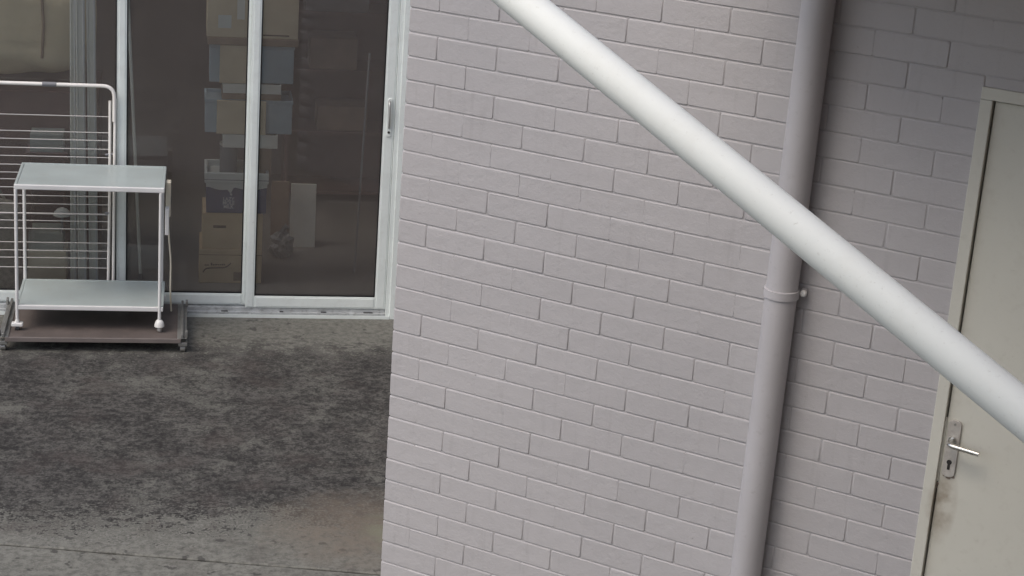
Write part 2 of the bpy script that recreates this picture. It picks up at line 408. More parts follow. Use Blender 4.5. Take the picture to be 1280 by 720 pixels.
# return face of the wall's outer corner, running back to the glazed wall
RL = 3.9
for k in range(row_lo, 40):
    z0 = k * CH
    if z0 + CH > WZ1 + .01: break
    n = 25 - k
    y = .113 if n % 2 else .0
    y += (0 if n % 2 else .113) - (0 if n % 2 else .12)
    while y < RL:
        a, b_ = max(y, .113), min(y + CL, RL); y += CL
        if b_ - a < .03: continue
        me = brick_mesh(round((b_ - a) - .004, 3), CH - .0044, .05, (False, False, rng.randrange(3)))
        mw = Matrix.Translation((rng.uniform(-.0008, .0008), b_ - .002, z0 + .0022)) @ Matrix.Rotation(-math.pi / 2, 4, 'Z')
        put(me, mw, False)
bm = bmesh.new(); box(bm, .0055, .104, .1045, RL, G - .05, WZ1 - .003); fin(bm, 'return_mortar', M['mortar'], wall)
eo = fin(extra, 'brick_courses', M['brick'], wall); eo['kind'] = 'stuff'

# ------------------------------------------------------------------ cream door in the brick wall
door = thing('side_door', 'cream painted flush door with steel lever handle at the right edge of the brick wall', 'door', Matrix.Translation((DX0, 0, G)))
FW = .038; H = DZ1 - G; DW = DX1 - DX0
bm = bmesh.new()
box(bm, .0, FW, -.007, .10, .0, H - FW - .0005, .0025); box(bm, DW - FW, DW, -.007, .10, .0, H - FW - .0005, .0025); box(bm, 0, DW, -.0068, .10, H - FW, H, .0025)
box(bm, FW + .0005, DW - FW - .0005, .062, .075, 0, H - FW - .002)       # rebate stop
fin(bm, 'door_frame', M['door'], door)
bm = bmesh.new(); box(bm, FW + .0045, DW - FW - .0045, .012, .055, .008, H - FW - .0045, .002); fin(bm, 'door_leaf', M['door'], door)
bm = bmesh.new(); box(bm, FW + .001, DW - FW - .001, .054, .0615, .004, H - FW - .001); fin(bm, 'dark_backing', M['dark_hole'], door)  # near-black sheet behind the leaf, visible through the gap
# lock: plate, lever, keyhole, guard strip
hx, hz = 2.107 - DX0, -G
def rounded_plate(bm, cx, cz, w, h, y0, y1, r, seg=6):
    prof = []
    for (sx, sz, a0) in ((1, 1, 0), (-1, 1, 90), (-1, -1, 180), (1, -1, 270)):
        for k in range(seg + 1):
            a = R(a0 + 90 * k / seg); prof.append((cx + sx * (w / 2 - r) + r * math.cos(a), cz + sz * (h / 2 - r) + r * math.sin(a)))
    rings = []
    for y, ins in ((y1, 0), (y0 + .0015, 0), (y0, .0015)):
        rings.append([bm.verts.new((cx + (x - cx) * (1 - ins / (w / 2)), y, cz + (z - cz) * (1 - ins / (h / 2)))) for x, z in prof])
    for a, b_ in zip(rings, rings[1:]):
        for k in range(len(prof)): bm.faces.new((a[k], a[(k + 1) % len(prof)], b_[(k + 1) % len(prof)], b_[k]))
    bm.faces.new(rings[-1])
bm = bmesh.new(); rounded_plate(bm, hx, 1.021 + hz, .043, .197, .004, .0125, .017)
plate = fin(bm, 'lock_plate', simple('worn_plate', (.50, .48, .44), .4, .15, var=.15, scale=25, bmp=.08, dirt=((.20, .15, .12), .5)), door)
bm = bmesh.new(); tube(bm, [(hx - .001, .0045, 1.052 + hz), (hx - .001, -.004, 1.052 + hz)], .0125, 20); tube(bm, [(hx - .001, .004, 1.088 + hz + .018), (hx - .001, .0028, 1.088 + hz + .018)], .004, 12); fin(bm, 'lever_rose', M['steel'], plate, True)
bm = bmesh.new()
tube(bm, bend([(hx - .001, -.003, 1.052 + hz), (hx - .001, -.048, 1.052 + hz), (hx + .100, -.050, 1.047 + hz)], .018), [.0085] * 8 + [.0078], 14)
fin(bm, 'lever_handle', M['steel'], plate, True)
bm = bmesh.new(); tube(bm, [(hx - .001, .0042, .974 + hz), (hx - .001, .0032, .974 + hz)], .0085, 16); box(bm, hx - .0055, hx + .0035, .0031, .0042, .948 + hz, .974 + hz)
fin(bm, 'keyhole', M['dark_hole'], plate)
bm = bmesh.new(); rounded_plate(bm, hx - .0385, 1.010 + hz, .021, .225, .008, .0125, .004); fin(bm, 'guard_strip', M['door'], door)
# flaked paint and bare metal below the plates: thin irregular scabs
bm = bmesh.new()
for (cx, cz, rr) in ((hx + .003, .921 + hz, .011), (hx + .016, .924 + hz, .007), (hx - .012, .924 + hz, .006), (hx - .040, .892 + hz, .010), (hx - .036, .878 + hz, .008), (hx - .030, .888 + hz, .006)):
    vs = []
    for k in range(12):
        a = 2 * math.pi * k / 12; q = rr * random.uniform(.55, 1.1); vs.append(bm.verts.new((cx + q * math.cos(a), .0112, cz + q * math.sin(a) * .9)))
    f = bm.faces.new(vs); ex = bmesh.ops.extrude_face_region(bm, geom=[f])
    for v in ex['geom']:
        if isinstance(v, bmesh.types.BMVert): v.co.y = .0122
fin(bm, 'paint_flake', simple('bare_primer', (.27, .21, .17), .7, var=.3, scale=60), door)

# ------------------------------------------------------------------ downpipe
dp = thing('downpipe', 'vertical painted downpipe strapped to the brick wall', 'downpipe', Matrix.Translation((1.490, -.062, G)))
PR = .0525
def pipe_pt(z): return Vector(((z - G - 1.2) * .0085 + .006, 0, z - G))
bm = bmesh.new(); tube(bm, [pipe_pt(z) for z in (G + .012, .5, 1.0, 1.5, 2.0, 2.6, 3.4)], PR, 40); fin(bm, 'pipe', M['down_pipe'], dp, True)
zc = 1.437
c = pipe_pt(zc)
bm = bmesh.new()
tube(bm, [c + Vector((0, 0, -.015)), c + Vector((0, 0, -.0135)), c + Vector((0, 0, .0135)), c + Vector((0, 0, .015))], [PR + .0005, PR + .0055, PR + .0055, PR + .0005], 40)
for s in (-1, 1):
    box(bm, c.x + s * (PR + .008) - .009, c.x + s * (PR + .008) + .009, .035, .058, c.z - .013, c.z + .013, .003)
fin(bm, 'strap', M['down_pipe'], dp, True)
bm = bmesh.new()
tube(bm, [(c.x + PR + .011, .04, c.z + .002), (c.x + PR + .011, .026, c.z + .002), (c.x + PR + .011, .022, c.z + .002)], [.011, .011, .007], 14)
fin(bm, 'strap_screw', M['white_plastic'], dp, True)
bm = bmesh.new(); cc = pipe_pt(2.95)
tube(bm, [cc + Vector((0, 0, -.05)), cc + Vector((0, 0, .05))], PR + .004, 40); fin(bm, 'socket', M['down_pipe'], dp, True)

# ------------------------------------------------------------------ white diagonal pipe crossing in front
pA, pB = Vector((1.162, -1.401, 2.504)), Vector((2.683, -1.907, 1.907))
dv = pB - pA
top = pA - dv * .72; low = pB + dv * .75
wp = thing('diagonal_pipe', 'thick white pipe slanting down across the view in front of the wall', 'pipe')
PW = .0475
bm = bmesh.new()
tube(bm, bend([(top.x, .004, top.z + .1), (top.x, top.y, top.z + .1), top + dv * .12, pA, pB, low], .09, 8), PW, 48)
fin(bm, 'pipe', M['white_pipe'], wp, True)
bm = bmesh.new()
for q, ln in ((low - dv * .2, .05),):
    e = dv.normalized() * ln; tube(bm, [q - e, q - e * .96, q + e * .96, q + e], [PW + .001, PW + .004, PW + .004, PW + .001], 40)
fin(bm, 'coupling', M['white_pipe'], wp, True)

# ------------------------------------------------------------------ glazed sliding door
sl = thing('sliding_door', 'white aluminium sliding glass door in front of the dark storeroom', 'sliding door', MS @ Matrix.Translation((0, .008, 0)))
SX0 = -6.0; SH = 2.12
bm = bmesh.new()
box(bm, -.052, .045, .004, .112, .0, SH, .002)            # right jamb
box(bm, -.030, .047, -.004, .030, .0, SH - .001, .002)
box(bm, -.058, -.047, .050, .110, .058, SH - .046, .001)
box(bm, SX0, SX0 + .05, .0, .112, .0, SH, .002)
box(bm, SX0 + .0505, -.0525, .0, .112, SH - .045, SH - .001, .002)
fin(bm, 'door_frame', M['alu'], sl)
bm = bmesh.new()
box(bm, SX0 + .051, -.031, -.002, .125, .0, .016, .0015)
box(bm, SX0 + .051, -.0535, .004, .125, .0165, .030, .0015)
for y in (.020, .034, .070, .090): box(bm, SX0 + .052, -.054, y - .003, y + .003, .0302, .050, .001)
fin(bm, 'sill_track', M['alu_track'], sl)
bm = bmesh.new(); box(bm, SX0 + .051, -.0305, -.006, -.0025, .0, .019, .001); fin(bm, 'sill_nosing', M['alu'], sl)
for (x, w) in ((-.93, .035), (-.62, .02), (-.40, .03), (-.17, .05)):
    bm = bmesh.new(); box(bm, x, x + w, .0045, .012, .0305, .0345, .001); fin(bm, 'drain_slot', M['dark_hole'], sl)
def sash(name, x0, x1, y0, y1, z0, z1, stl, str_, rb, rt, gy):
    """rails and stiles of one sash; the pane and its gasket are sub-parts"""
    bm = bmesh.new()
    for (a, b_, c_, d_) in ((x0, x0 + stl, z0, z1), (x1 - str_, x1, z0, z1), (x0 + stl, x1 - str_, z0 + .0004, z0 + rb), (x0 + stl, x1 - str_, z1 - rt, z1 - .0004)):
        box(bm, a, b_, y0, y1, c_, d_, .0022)
        box(bm, a + .008, b_ - .008, y0 - .0025, y0 + .002, c_ + .008, d_ - .008, .0015) if min(b_ - a, d_ - c_) > .03 else None
    o = fin(bm, name, M['alu'], sl)
    gx0, gx1, gz0, gz1 = x0 + stl, x1 - str_, z0 + rb, z1 - rt
    bm = bmesh.new()
    for (a, b_, c_, d_) in ((gx0 + .0003, gx0 + .007, gz0, gz1), (gx1 - .007, gx1 - .0003, gz0, gz1), (gx0 + .007, gx1 - .007, gz0 + .0003, gz0 + .007), (gx0 + .007, gx1 - .007, gz1 - .007, gz1 - .0003)):
        box(bm, a, b_, y0 + .004, gy - .0035, c_, d_)
    fin(bm, 'gasket', M['gasket'], o)
    bm = bmesh.new(); box(bm, gx0, gx1, gy - .0025, gy + .0025, gz0, gz1); fin(bm, 'glass_pane', M['glass'], o)
    return o
sl_sash = sash('sliding_sash', -.803, -.0535, .012, .044, .052, SH - .05, .046, .058, .066, .06, .030)
fx = sash('fixed_sash', -1.478, -.775, .060, .092, .051, SH - .05, .046, .046, .062, .06, .078)
fx2 = sash('fixed_sash', -2.95, -1.4785, .0605, .0925, .051, SH - .05, .046, .003, .062, .06, .078)
sash('fixed_sash', -4.45, -2.9505, .060, .092, .051, SH - .05, .046, .046, .062, .06, .078); sash('fixed_sash', SX0 + .052, -4.4505, .0605, .0925, .051, SH - .05, .046, .046, .062, .06, .078)  # unseen panes added on the left to let more light in
# flush pull with keyhole on the closing stile
hm = bmesh.new()
rounded_plate(hm, -.0825, 1.115, .024, .205, .0035, .0095, .010)
pull = fin(hm, 'pull_handle', M['alu'], sl_sash)
bm = bmesh.new(); tube(bm, bend([(-.0865, .005, 1.205), (-.0865, -.022, 1.195), (-.083, -.025, 1.12), (-.0815, .004, 1.06)], .02, 5), .0058, 10); fin(bm, 'grip', simple('grey_grip', (.45, .45, .43), .35, .5, bmp=0), pull, True)
bm = bmesh.new(); tube(bm, [(-.0815, .0038, 1.037), (-.0815, .0012, 1.037)], .0065, 14); fin(bm, 'keyhole', M['dark_hole'], pull)

# exterior wall around the glazing and the storeroom behind it
rw = thing('glazed_wall', 'painted wall above and beside the sliding glass door', 'wall', MS.copy())
bm = bmesh.new(); box(bm, SX0 - 1.0, 1.99, .012, .115, SH + .001, WZ1 - G); box(bm, SX0 - 1.0, SX0 - .001, .012, .115, -.04, SH); box(bm, .0475, 1.99, .012, .115, -.04, SH); fin(bm, 'wall_face', M['mortar'], rw)
bw = bmesh.new()
for k in range(42):
    x = .049 - (.12 if k % 2 else 0)
    while x < 1.98:
        a, b_ = max(x, .049), min(x + CL, 1.985); x += CL
        if b_ - a < .03 or (k + 1) * CH > WZ1 - G: continue
        me = brick_mesh(round(b_ - a - .004, 3), CH - .0044, .05, (False, False, rng.randrange(3))); i0 = len(bw.verts); bw.from_mesh(me); bw.verts.ensure_lookup_table()
        for v in bw.verts[i0:]: v.co = Vector((v.co.x + a + .002, v.co.y + .0095, v.co.z + k * CH + .0022))
bo = fin(bw, 'brick_courses', M['brick'], rw); bo['kind'] = 'stuff'
room = thing('storeroom', 'dim brown storeroom seen through the sliding glass door', 'room', MS.copy())
RD = 2.9; RX0, RX1 = -6.3, 1.1; RH = 2.6
part_box('floor', M['room_floor'], room, RX0, RX1, .128, RD, -.03, .012, 0)
part_box('back_wall', M['room_wall'], room, RX0, RX1, RD, RD + .1, -.03, RH, 0)
part_box('side_wall', M['room_wall'], room, RX0 - .1, RX0 - .001, .117, RD + .1, -.03, RH, 0)
part_box('side_wall', M['room_wall'], room, RX1 + .001, RX1 + .1, .117, RD + .1, -.03, RH, 0)
bm = bmesh.new()
for (a, b_, c_, d_) in ((RX0 - .1, RX1 + .1, .117, .14), (RX0 - .1, RX1 + .1, .95, RD + .1), (RX0 - .1, -5.2, .1402, .9498), (.5, RX1 + .1, .1402, .9498)): box(bm, a, b_, c_, d_, RH + .001, RH + .08)
fin(bm, 'ceiling', M['room_wall'], room)      # open to an added roof light that brightens the room

# ------------------------------------------------------------------ trolley (white two-tier) on the brown dolly
tr = thing('trolley', 'pale mint two tier metal trolley standing on the brown dolly', 'trolley', SM(-1.952, -.43, 0, R(-.6)))
TW, TD = .718, .415
def tier(name, z, lip):
    bm = bmesh.new(); box(bm, .0105, TW - .0105, .0105, TD - .0105, z - .004, z, .001); o = fin(bm, name, M['trolley'], tr)
    bm = bmesh.new()
    box(bm, -.004, TW + .004, TD - .010, TD + .004, z - .022, z + lip, .003)
    box(bm, -.0045, .010, .0102, TD - .0102, z - .0215, z + lip - .0005, .003)
    box(bm, TW - .010, TW + .0045, .0102, TD - .0102, z - .0215, z + lip - .0005, .003)
    fin(bm, 'side_rim', M['trolley'], o); bm = bmesh.new(); box(bm, -.004, TW + .004, -.006, .010, z - .022, z + lip, .004); fin(bm, 'front_rim', M['trolley_leg'], o)
tier('top_shelf', .828, .003); tier('bottom_shelf', .205, .002)
for (lx, ly, zb) in ((.004, .0, .110), (TW - .014, .0, .118), (.006, TD, .118), (TW - .014, TD, .118)):
    bm = bmesh.new(); tube(bm, [(lx, ly, zb), (lx, ly, .806)], .0085, 12); lg = fin(bm, 'leg', M['trolley_leg'], tr, True)
    if lx < .1 and ly < .1:
        bm = bmesh.new(); box(bm, lx - .028, lx + .028, ly - .018, ly + .018, zb - .014, zb + .004, .004); tube(bm, [(lx, ly, zb), (lx, ly, zb + .02)], [.014, .010], 12)
        fin(bm, 'caster_plate', M['white_plastic'], lg)
        bm = bmesh.new(); tube(bm, [(lx - .009, ly + .004, zb - .026), (lx + .009, ly + .004, zb - .026)], .0155, 16); fin(bm, 'caster_wheel', M['wheel'], lg, True)
    else:
        bm = bmesh.new()
        # hood: half dome
        rings = []
        for i in range(5):
            a = R(90 * i / 4); rings.append((zb - .014 + .036 * math.sin(a), .018 * math.cos(a) + .007))
        tube(bm, [(lx, ly, z) for z, _ in rings], [q for _, q in rings], 16)
        fin(bm, 'caster_hood', M['white_plastic'], lg, True)
        bm = bmesh.new(); tube(bm, [(lx - .006, ly + .004, zb - .030), (lx + .010, ly - .002, zb - .030)], .0135, 18); fin(bm, 'caster_wheel', M['caster_grey'], lg, True)
# power board hanging on the trolley's right side, its lead trailing down
pb = thing('power_board', 'cream power board hanging on the right side of the mint trolley', 'power board', SM(-1.952 + TW + .008, -.26, 0, R(-.6)))
bm = bmesh.new(); box(bm, .001, .026, .0, .055, .630, .812, .004); fin(bm, 'housing', M['cream_plastic'], pb)
bm = bmesh.new(); box(bm, .0005, .020, -.105, -.045, .565, .700, .003); fin(bm, 'bracket_plate', M['trolley_leg'], pb)
bm = bmesh.new(); box(bm, .0262, .0275, .012, .024, .700, .735); fin(bm, 'socket_slot', M['dark_hole'], pb)
bm = bmesh.new(); tube(bm, bend([(.012, .02, .632), (.018, .03, .52), (.030, .05, .38), (.028, .07, .22), (.034, .10, .09)], .04, 4), .0045, 8); fin(bm, 'lead', M['cream_plastic'], pb, True)

# dolly
do = thing('dolly', 'low brown board dolly with zinc end rails and castors under the trolley', 'dolly', SM(-2.012, -.545, 0))
DLW, DLD = .885, .535
bm = bmesh.new(); box(bm, .012, DLW - .012, .012, DLD - .004, .056, .074, .002); fin(bm, 'deck_board', M['board'], do)
bm = bmesh.new(); box(bm, .012, DLW - .012, -.002, .0115, .052, .0755, .0025); box(bm, .012, DLW - .012, DLD - .0035, DLD, .052, .0755, .002); fin(bm, 'edge_strip', M['board_edge'], do)
for s in (0, 1):
    x0 = -.018 if s == 0 else DLW - .030
    bm = bmesh.new(); box(bm, x0 + .018, x0 + .030, -.004, DLD, .0765, .098, .002) if s else box(bm, x0 + .016, x0 + .028, -.004, DLD, .0765, .098, .002)
    box(bm, x0, x0 + .047, .0, DLD - .002, .0758, .0795, .001)
    fin(bm, 'end_rail', M['zinc'], do)
    for yy in (.025, DLD - .04):
        cx = x0 + .024 + (.004 if s else -.004)
        bm = bmesh.new(); box(bm, cx - .022, cx + .022, yy - .022, yy + .022, .034, .055, .003); box(bm, cx - .006 + .018 * (1 if s else -1), cx + .006 + .018 * (1 if s else -1), yy - .02, yy + .016, .080, .112, .003)
        cb = fin(bm, 'corner_bracket', M['zinc'], do)
        bm = bmesh.new(); tube(bm, [(cx - .004, yy, .022), (cx - .004, yy, .036)], .007, 10); fin(bm, 'castor_stem', M['steel'], cb, True)
        bm = bmesh.new(); tube(bm, [(cx - .014, yy, .0185), (cx - .010, yy, .0185), (cx + .010, yy, .0185), (cx + .014, yy, .0185)], [.014, .018, .018, .014], 18); fin(bm, 'castor', M['zinc'], cb, True)

# ------------------------------------------------------------------ clothes airer just inside the glass
ra = thing('clothes_airer', 'white folding clothes airer with thin wires standing against the left glass pane behind the trolley', 'clothes airer', SM(-.006, .044, .024))
AX0, AX1 = -2.72, -1.487
bm = bmesh.new(); tube(bm, bend([(AX0, 0, .028), (AX0, 0, 1.205), (AX1, 0, 1.205), (AX1, 0, 1.02)], .06, 8), .0095, 12); tube(bm, [(AX1 + .004, .004, 1.14), (AX1 - .003, .004, .028)], .0075, 10); fin(bm, 'outer_frame', M['rack'], ra, True)
bm = bmesh.new(); tube(bm, [(AX1 - .022, .012, 1.125), (AX1 - .022, .012, .65), (AX1 - .030, .010, .03)], .0075, 10); fin(bm, 'inner_frame', M['rack'], ra, True)
bm = bmesh.new(); tube(bm, [(-1.845, 0, 1.205), (-1.775, 0, 1.205)], .0125, 14); fin(bm, 'hinge_sleeve', M['grey_plastic'], ra, True)
for z in (1.057, .972, .930, .884, .840, .794, .752, .716, .673, .630, .586, .534, .495, .452, .377, .333, .293, .240):
    bm = bmesh.new(); tube(bm, [(AX0 + .012, .012 + .002, z - .01), ((AX0 + AX1) / 2, .014, z - .014 - .004), (AX1 - .02, .014, z - .016)], .0027 if z != .534 else .0048, 6); fin(bm, 'wire', M['wire'], ra, True)
bm = bmesh.new(); fin_ = tube(bm, [(AX1 - .005, .012, .845), (AX1 - .045, .012, .84)], .006, 8); fin(bm, 'lock_clip', M['grey_plastic'], ra, True); bm = bmesh.new(); tube(bm, [(AX1 - .02, .012, .53), (AX1 - .045, .012, .525)], .008, 8); fin(bm, 'lock_clip', M['grey_plastic'], ra, True)

# ------------------------------------------------------------------ the pile of boxes behind the middle stile
def carton(name, label, cat, x0, x1, y0, y1, z0, z1, mat, group=None, flap=True):
    t = thing(name, label, cat, SM(x0, y0, z0), group)
    w, d, h = x1 - x0, y1 - y0, z1 - z0
    bm = bmesh.new(); box(bm, 0, w, 0, d, 0, h - .003, .004); fin(bm, 'box_body', mat, t)
    if flap:
        bm = bmesh.new(); box(bm, .001, w - .001, .001, d / 2 - .002, h - .003, h, .001); box(bm, .001, w - .001, d / 2 + .002, d - .001, h - .003, h, .001); fin(bm, 'top_flap', mat, t)
    return t
YB = .545
c1 = carton('carton', 'brown carton with a printed swoosh, lowest of the box pile behind the glass', 'carton', -1.045, -.700, YB, YB + .32, .013, .212, M['carton'], 'brown cartons in the pile')
bm = bmesh.new()
tube(bm, bend([(.022, -.0008, .062), (.035, -.0008, .086), (.15, -.0008, .092), (.175, -.0008, .118)], .02, 5), .0035, 6)
fin(bm, 'printed_swoosh', M['print'], c1, mw=Matrix.Scale(1, 4))
bm = bmesh.new()
for k, (x, w, h) in enumerate(((.030, .012, .006), (.044, .010, .006), (.064, .008, .016), (.075, .007, .008), (.085, .006, .009), (.094, .006, .009), (.103, .007, .007), (.113, .007, .007), (.124, .008, .008), (.135, .007, .008))):
    box(bm, x, x + w, -.0008, .0005, .101 + .0004 * k, .101 + h + .0004 * k)
fin(bm, 'printed_mark', M['print'], c1)
bm = bmesh.new(); box(bm, .19, .30, -.0008, .0005, .015, .065); fin(bm, 'printed_panel', M['carton_dark'], c1)
bm = bmesh.new(); box(bm, -.0006, .345 + .0006, -.0009, .02, .163, .1665); fin(bm, 'tape_seam', M['carton_dark'], c1)
c2 = carton('carton', 'brown carton second from the bottom of the box pile, under the navy box', 'carton', -1.032, -.700, YB + .005, YB + .32, .213, .418, M['carton'], 'brown cartons in the pile')
bm = bmesh.new(); box(bm, .06, .13, -.0008, .0005, .12, .135); fin(bm, 'printed_mark', M['print'], c2)
# navy box with white scalloped collar and lettering
nb = thing('milk_carton_box', 'navy box with white scalloped top and white lettering in the box pile', 'box', SM(-1.018, YB + .0, .419))
bm = bmesh.new(); box(bm, .006, .334, .006, .28, 0, .19, .004); fin(bm, 'box_body', M['navy'], nb)
bm = bmesh.new(); nseg = 60; lo_, hi_ = [], []
def scal(s):
    return .150 - .016 * max(0, math.sin(math.pi * min(1, max(0, (s - .05) / .42)))) - .030 * max(0, 1 - abs(s - .40) / .055) ** 1.2 - .014 * max(0, math.sin(math.pi * min(1, max(0, (s - .47) / .50))))
for i in range(nseg + 1):
    s = i / nseg; lo_.append((s * .334 + .003, scal(s)))
fr_ = [bm.verts.new((x, .0, z)) for x, z in lo_]; ft = [bm.verts.new((x, .0, .172)) for x, z in lo_]
br_ = [bm.verts.new((x, .005, z)) for x, z in lo_]; bt = [bm.verts.new((x, .005, .172)) for x, z in lo_]
for i in range(nseg):
    bm.faces.new((fr_[i], fr_[i + 1], ft[i + 1], ft[i])); bm.faces.new((br_[i + 1], br_[i], bt[i], bt[i + 1])); bm.faces.new((br_[i], br_[i + 1], fr_[i + 1], fr_[i]))
for (a, b_, c_, d_) in ((-.006, .344, -.004, .012), (-.006, .344, .276, .29), (-.006, .010, .0122, .2758), (.328, .344, .0122, .2758)):
    box(bm, a, b_, c_, d_, .1722, .232, .004)
box(bm, .0, .338, .012, .276, .1905, .196)
fin(bm, 'white_collar', M['lid'], nb)
bm = bmesh.new(); box(bm, -.007, .3445, -.0048, .29, .1905, .1945); fin(bm, 'collar_crease', M['grey_plastic'], nb)
def text(body, size, name, mat, parent, mw, space=1.0):
    cu = bpy.data.curves.new(name, 'FONT'); cu.body = body; cu.size = size; cu.extrude = .0006; cu.align_x = 'CENTER'; cu.space_line = space; cu.offset = size * .012
    to = bpy.data.objects.new(name, cu); COL.objects.link(to); bpy.context.view_layer.update()
    me = bpy.data.meshes.new_from_object(to); bpy.data.objects.remove(to); bpy.data.curves.remove(cu); me.materials.clear()
    return link(name, me, mat, parent, mw)
text('LAZY\nMOLE\nMILK', .030, 'lettering', M['label_white'], nb, Matrix.Translation((.127, .0048, .072)) @ Matrix.Rotation(math.pi / 2, 4, 'X') @ Matrix.Diagonal((.84, .96, 1, 1)), .76)
bm = bmesh.new(); tube(bm, [(.140, .0058, .108), (.140, .0046, .108)], .0055, 14); fin(bm, 'printed_drop', M['label_white'], nb)
# upper pile
can = thing('canister', 'small grey canister on the navy box in the pile', 'canister', SM(-.895, YB + .12, .6165))
bm = bmesh.new(); tube(bm, [(0, 0, 0), (0, 0, .165)], .048, 20); fin(bm, 'canister_body', M['grey_plastic'], can, True)
bm = bmesh.new(); tube(bm, [(0, 0, .1655), (0, 0, .178)], .050, 20); fin(bm, 'canister_lid', M['tray'], can, True)
carton('carton', 'dark low filler box added for the dark gap under the lower pale tray', 'carton', -.80, -.66, YB + .07, YB + .27, .6165, .794, M['carton_dark'])  # dark box standing in for the gap beside the canister
def tray(label, x0, x1, z0, z1):
    t = thing('tray', label, 'tray', SM(x0, YB + .0, z0), 'pale trays in the pile'); w, d, h = x1 - x0, .27, z1 - z0
    bm = bmesh.new()
    box(bm, 0, w, 0, d, 0, .006); box(bm, 0, w, 0, .006, .0061, h, .002); box(bm, 0, w, d - .006, d, .0061, h, .002); box(bm, 0, .006, .0062, d - .0062, .0061, h, .002); box(bm, w - .006, w, .0062, d - .0062, .0061, h, .002)
    fin(bm, 'tray_body', M['tray'], t)
    bm = bmesh.new(); box(bm, .009, w - .009, -.0015, .0, h - .012, h - .001, .0005); fin(bm, 'rim', M['tray'], t)
def crate(label, x0, x1, z0, z1, cx0, cx1):
    t = thing('crate', label, 'crate', SM(x0, YB + .03, z0), 'blue grey crates in the pile'); w, d, h = x1 - x0, .25, z1 - z0
    bm = bmesh.new(); box(bm, 0, w, 0, d, 0, h - .02, .005); fin(bm, 'crate_body', M['crate'], t)
    bm = bmesh.new()
    for (a, b_, c_, d_) in ((-.004, w + .004, -.004, .01), (-.004, w + .004, d - .01, d + .004), (-.0035, .010, .0102, d - .0102), (w - .010, w + .0035, .0102, d - .0102)): box(bm, a, b_, c_, d_, h - .0198, h, .002)
    fin(bm, 'rim', M['crate'], t)
    o = tag(part_box('card_sheet', M['carton_pale'], None, 0, cx1 - cx0, 0, .02, 0, h - .004, .002), 'tan card sheet standing against the %s blue grey crate' % ('lower' if z0 < 1 else 'upper'), 'card')
    o.matrix_world = SM(cx0, YB + .0, z0 + .002)
tray('lower pale tray in the box pile under a blue grey crate', -.930, -.632, .795, .868)
crate('lower blue grey crate in the box pile, wider than its tray', -1.028, -.556, .869, 1.058, -.965, -.70)
carton('carton', 'thin dark filler box added for the dark gap between the lower crate and the upper tray', 'carton', -.94, -.62, YB + .02, YB + .26, 1.059, 1.098, M['carton_dark'])  # dark box in place of the shaded gap in the pile
tray('upper pale tray in the box pile under a blue grey crate', -.935, -.622, 1.099, 1.150)
crate('upper blue grey crate in the box pile, under the brown board', -1.008, -.556, 1.151, 1.362, -.955, -.74)
bd = tag(part_box('brown_board', M['carton_dark'], None, 0, .485, 0, .30, 0, .040, .003), 'brown board lying under the big carton at the top of the pile', 'board'); bd.matrix_world = SM(-1.022, YB - .005, 1.363)
tc = carton('carton', 'big pale brown carton on top of the box pile', 'carton', -1.028, -.540, YB, YB + .34, 1.404, 1.80, M['carton_pale'])
bm = bmesh.new(); box(bm, .16, .20, -.0009, .0005, .10, .395); fin(bm, 'tape', M['tray'], tc)
bm = bmesh.new(); box(bm, .06, .13, -.0012, .0005, .05, .12); fin(bm, 'paper_label', M['lid'], tc)
bm = bmesh.new(); box(bm, .30, .44, -.0009, .0005, .015, .022); fin(bm, 'printed_mark', M['print'], tc)

# ------------------------------------------------------------------ right part of the storeroom
lb = tag(part_box('leaning_board', M['tray'], None, 0, .150, -.009, .009, 0, .385, .002), 'pale cream board leaning upright on the storeroom floor', 'board')
lb.matrix_world = SM(-.508, 1.25, .013) @ Matrix.Rotation(R(-4), 4, 'X')
lb2 = tag(part_box('standing_board', M['carton_dark'], None, 0, .105, -.009, .009, 0, .39, .002), 'dull brown panel standing left of the pale cream board', 'board')
lb2.matrix_world = SM(-.622, 1.28, .013) @ Matrix.Rotation(R(-4), 4, 'X')
bg_ = thing('plastic_bag', 'crumpled grey plastic bag on the floor beside the pale cream board', 'bag', SM(-.565, 1.06, .013))
bm = bmesh.new(); bmesh.ops.create_icosphere(bm, subdivisions=3, radius=.075)
for v in bm.verts:
    q = v.co.normalized(); v.co *= 1 + .28 * math.sin(7 * q.x + 3 * q.z) * math.sin(6 * q.y + 4 * q.z) + random.uniform(-.07, .07)
    v.co.z = max(0, v.co.z * 1.05 + .07); v.co.x *= .85
fin(bm, 'bag_body', simple('grey_film', (.34, .34, .34), .4, var=.3, scale=30), bg_)
bm = bmesh.new(); tube(bm, [(0, 0, .14), (.01, .0, .17), (.03, .0, .185)], [.022, .012, .02], 8); fin(bm, 'bag_neck', M['grey_plastic'], bg_)
cab = thing('shelf_unit', 'dark red brown shelf unit at the back of the storeroom', 'shelf unit', SM(-.50, 2.25, .013))
CW, CD, CZ = .80, .36, 1.85
bm = bmesh.new(); box(bm, 0, .02, 0, CD, 0, CZ); box(bm, CW - .02, CW, 0, CD, 0, CZ); fin(bm, 'side_panel', M['maroon'], cab)
bm = bmesh.new(); box(bm, .0201, CW - .0201, CD - .012, CD, 0, CZ); fin(bm, 'back_panel', M['maroon'], cab)
for z in (.05, .45, .85, 1.22, 1.60, 1.83):
    part_box('shelf', M['maroon'], cab, .0202, CW - .0202, .002, CD - .0122, z, z + .018, .001)
def stored(name, label, x, z, w, d, h, mat):
    carton(name, label, 'box', -.50 + x, -.50 + x + w, 2.25 + .02, 2.25 + .02 + d, z + .0135 + .018, z + .0135 + .018 + h, mat)
stored('storage_box', 'long grey box on the upper shelf of the dark shelf unit', .10, 1.22, .40, .26, .10, M['grey_plastic'])
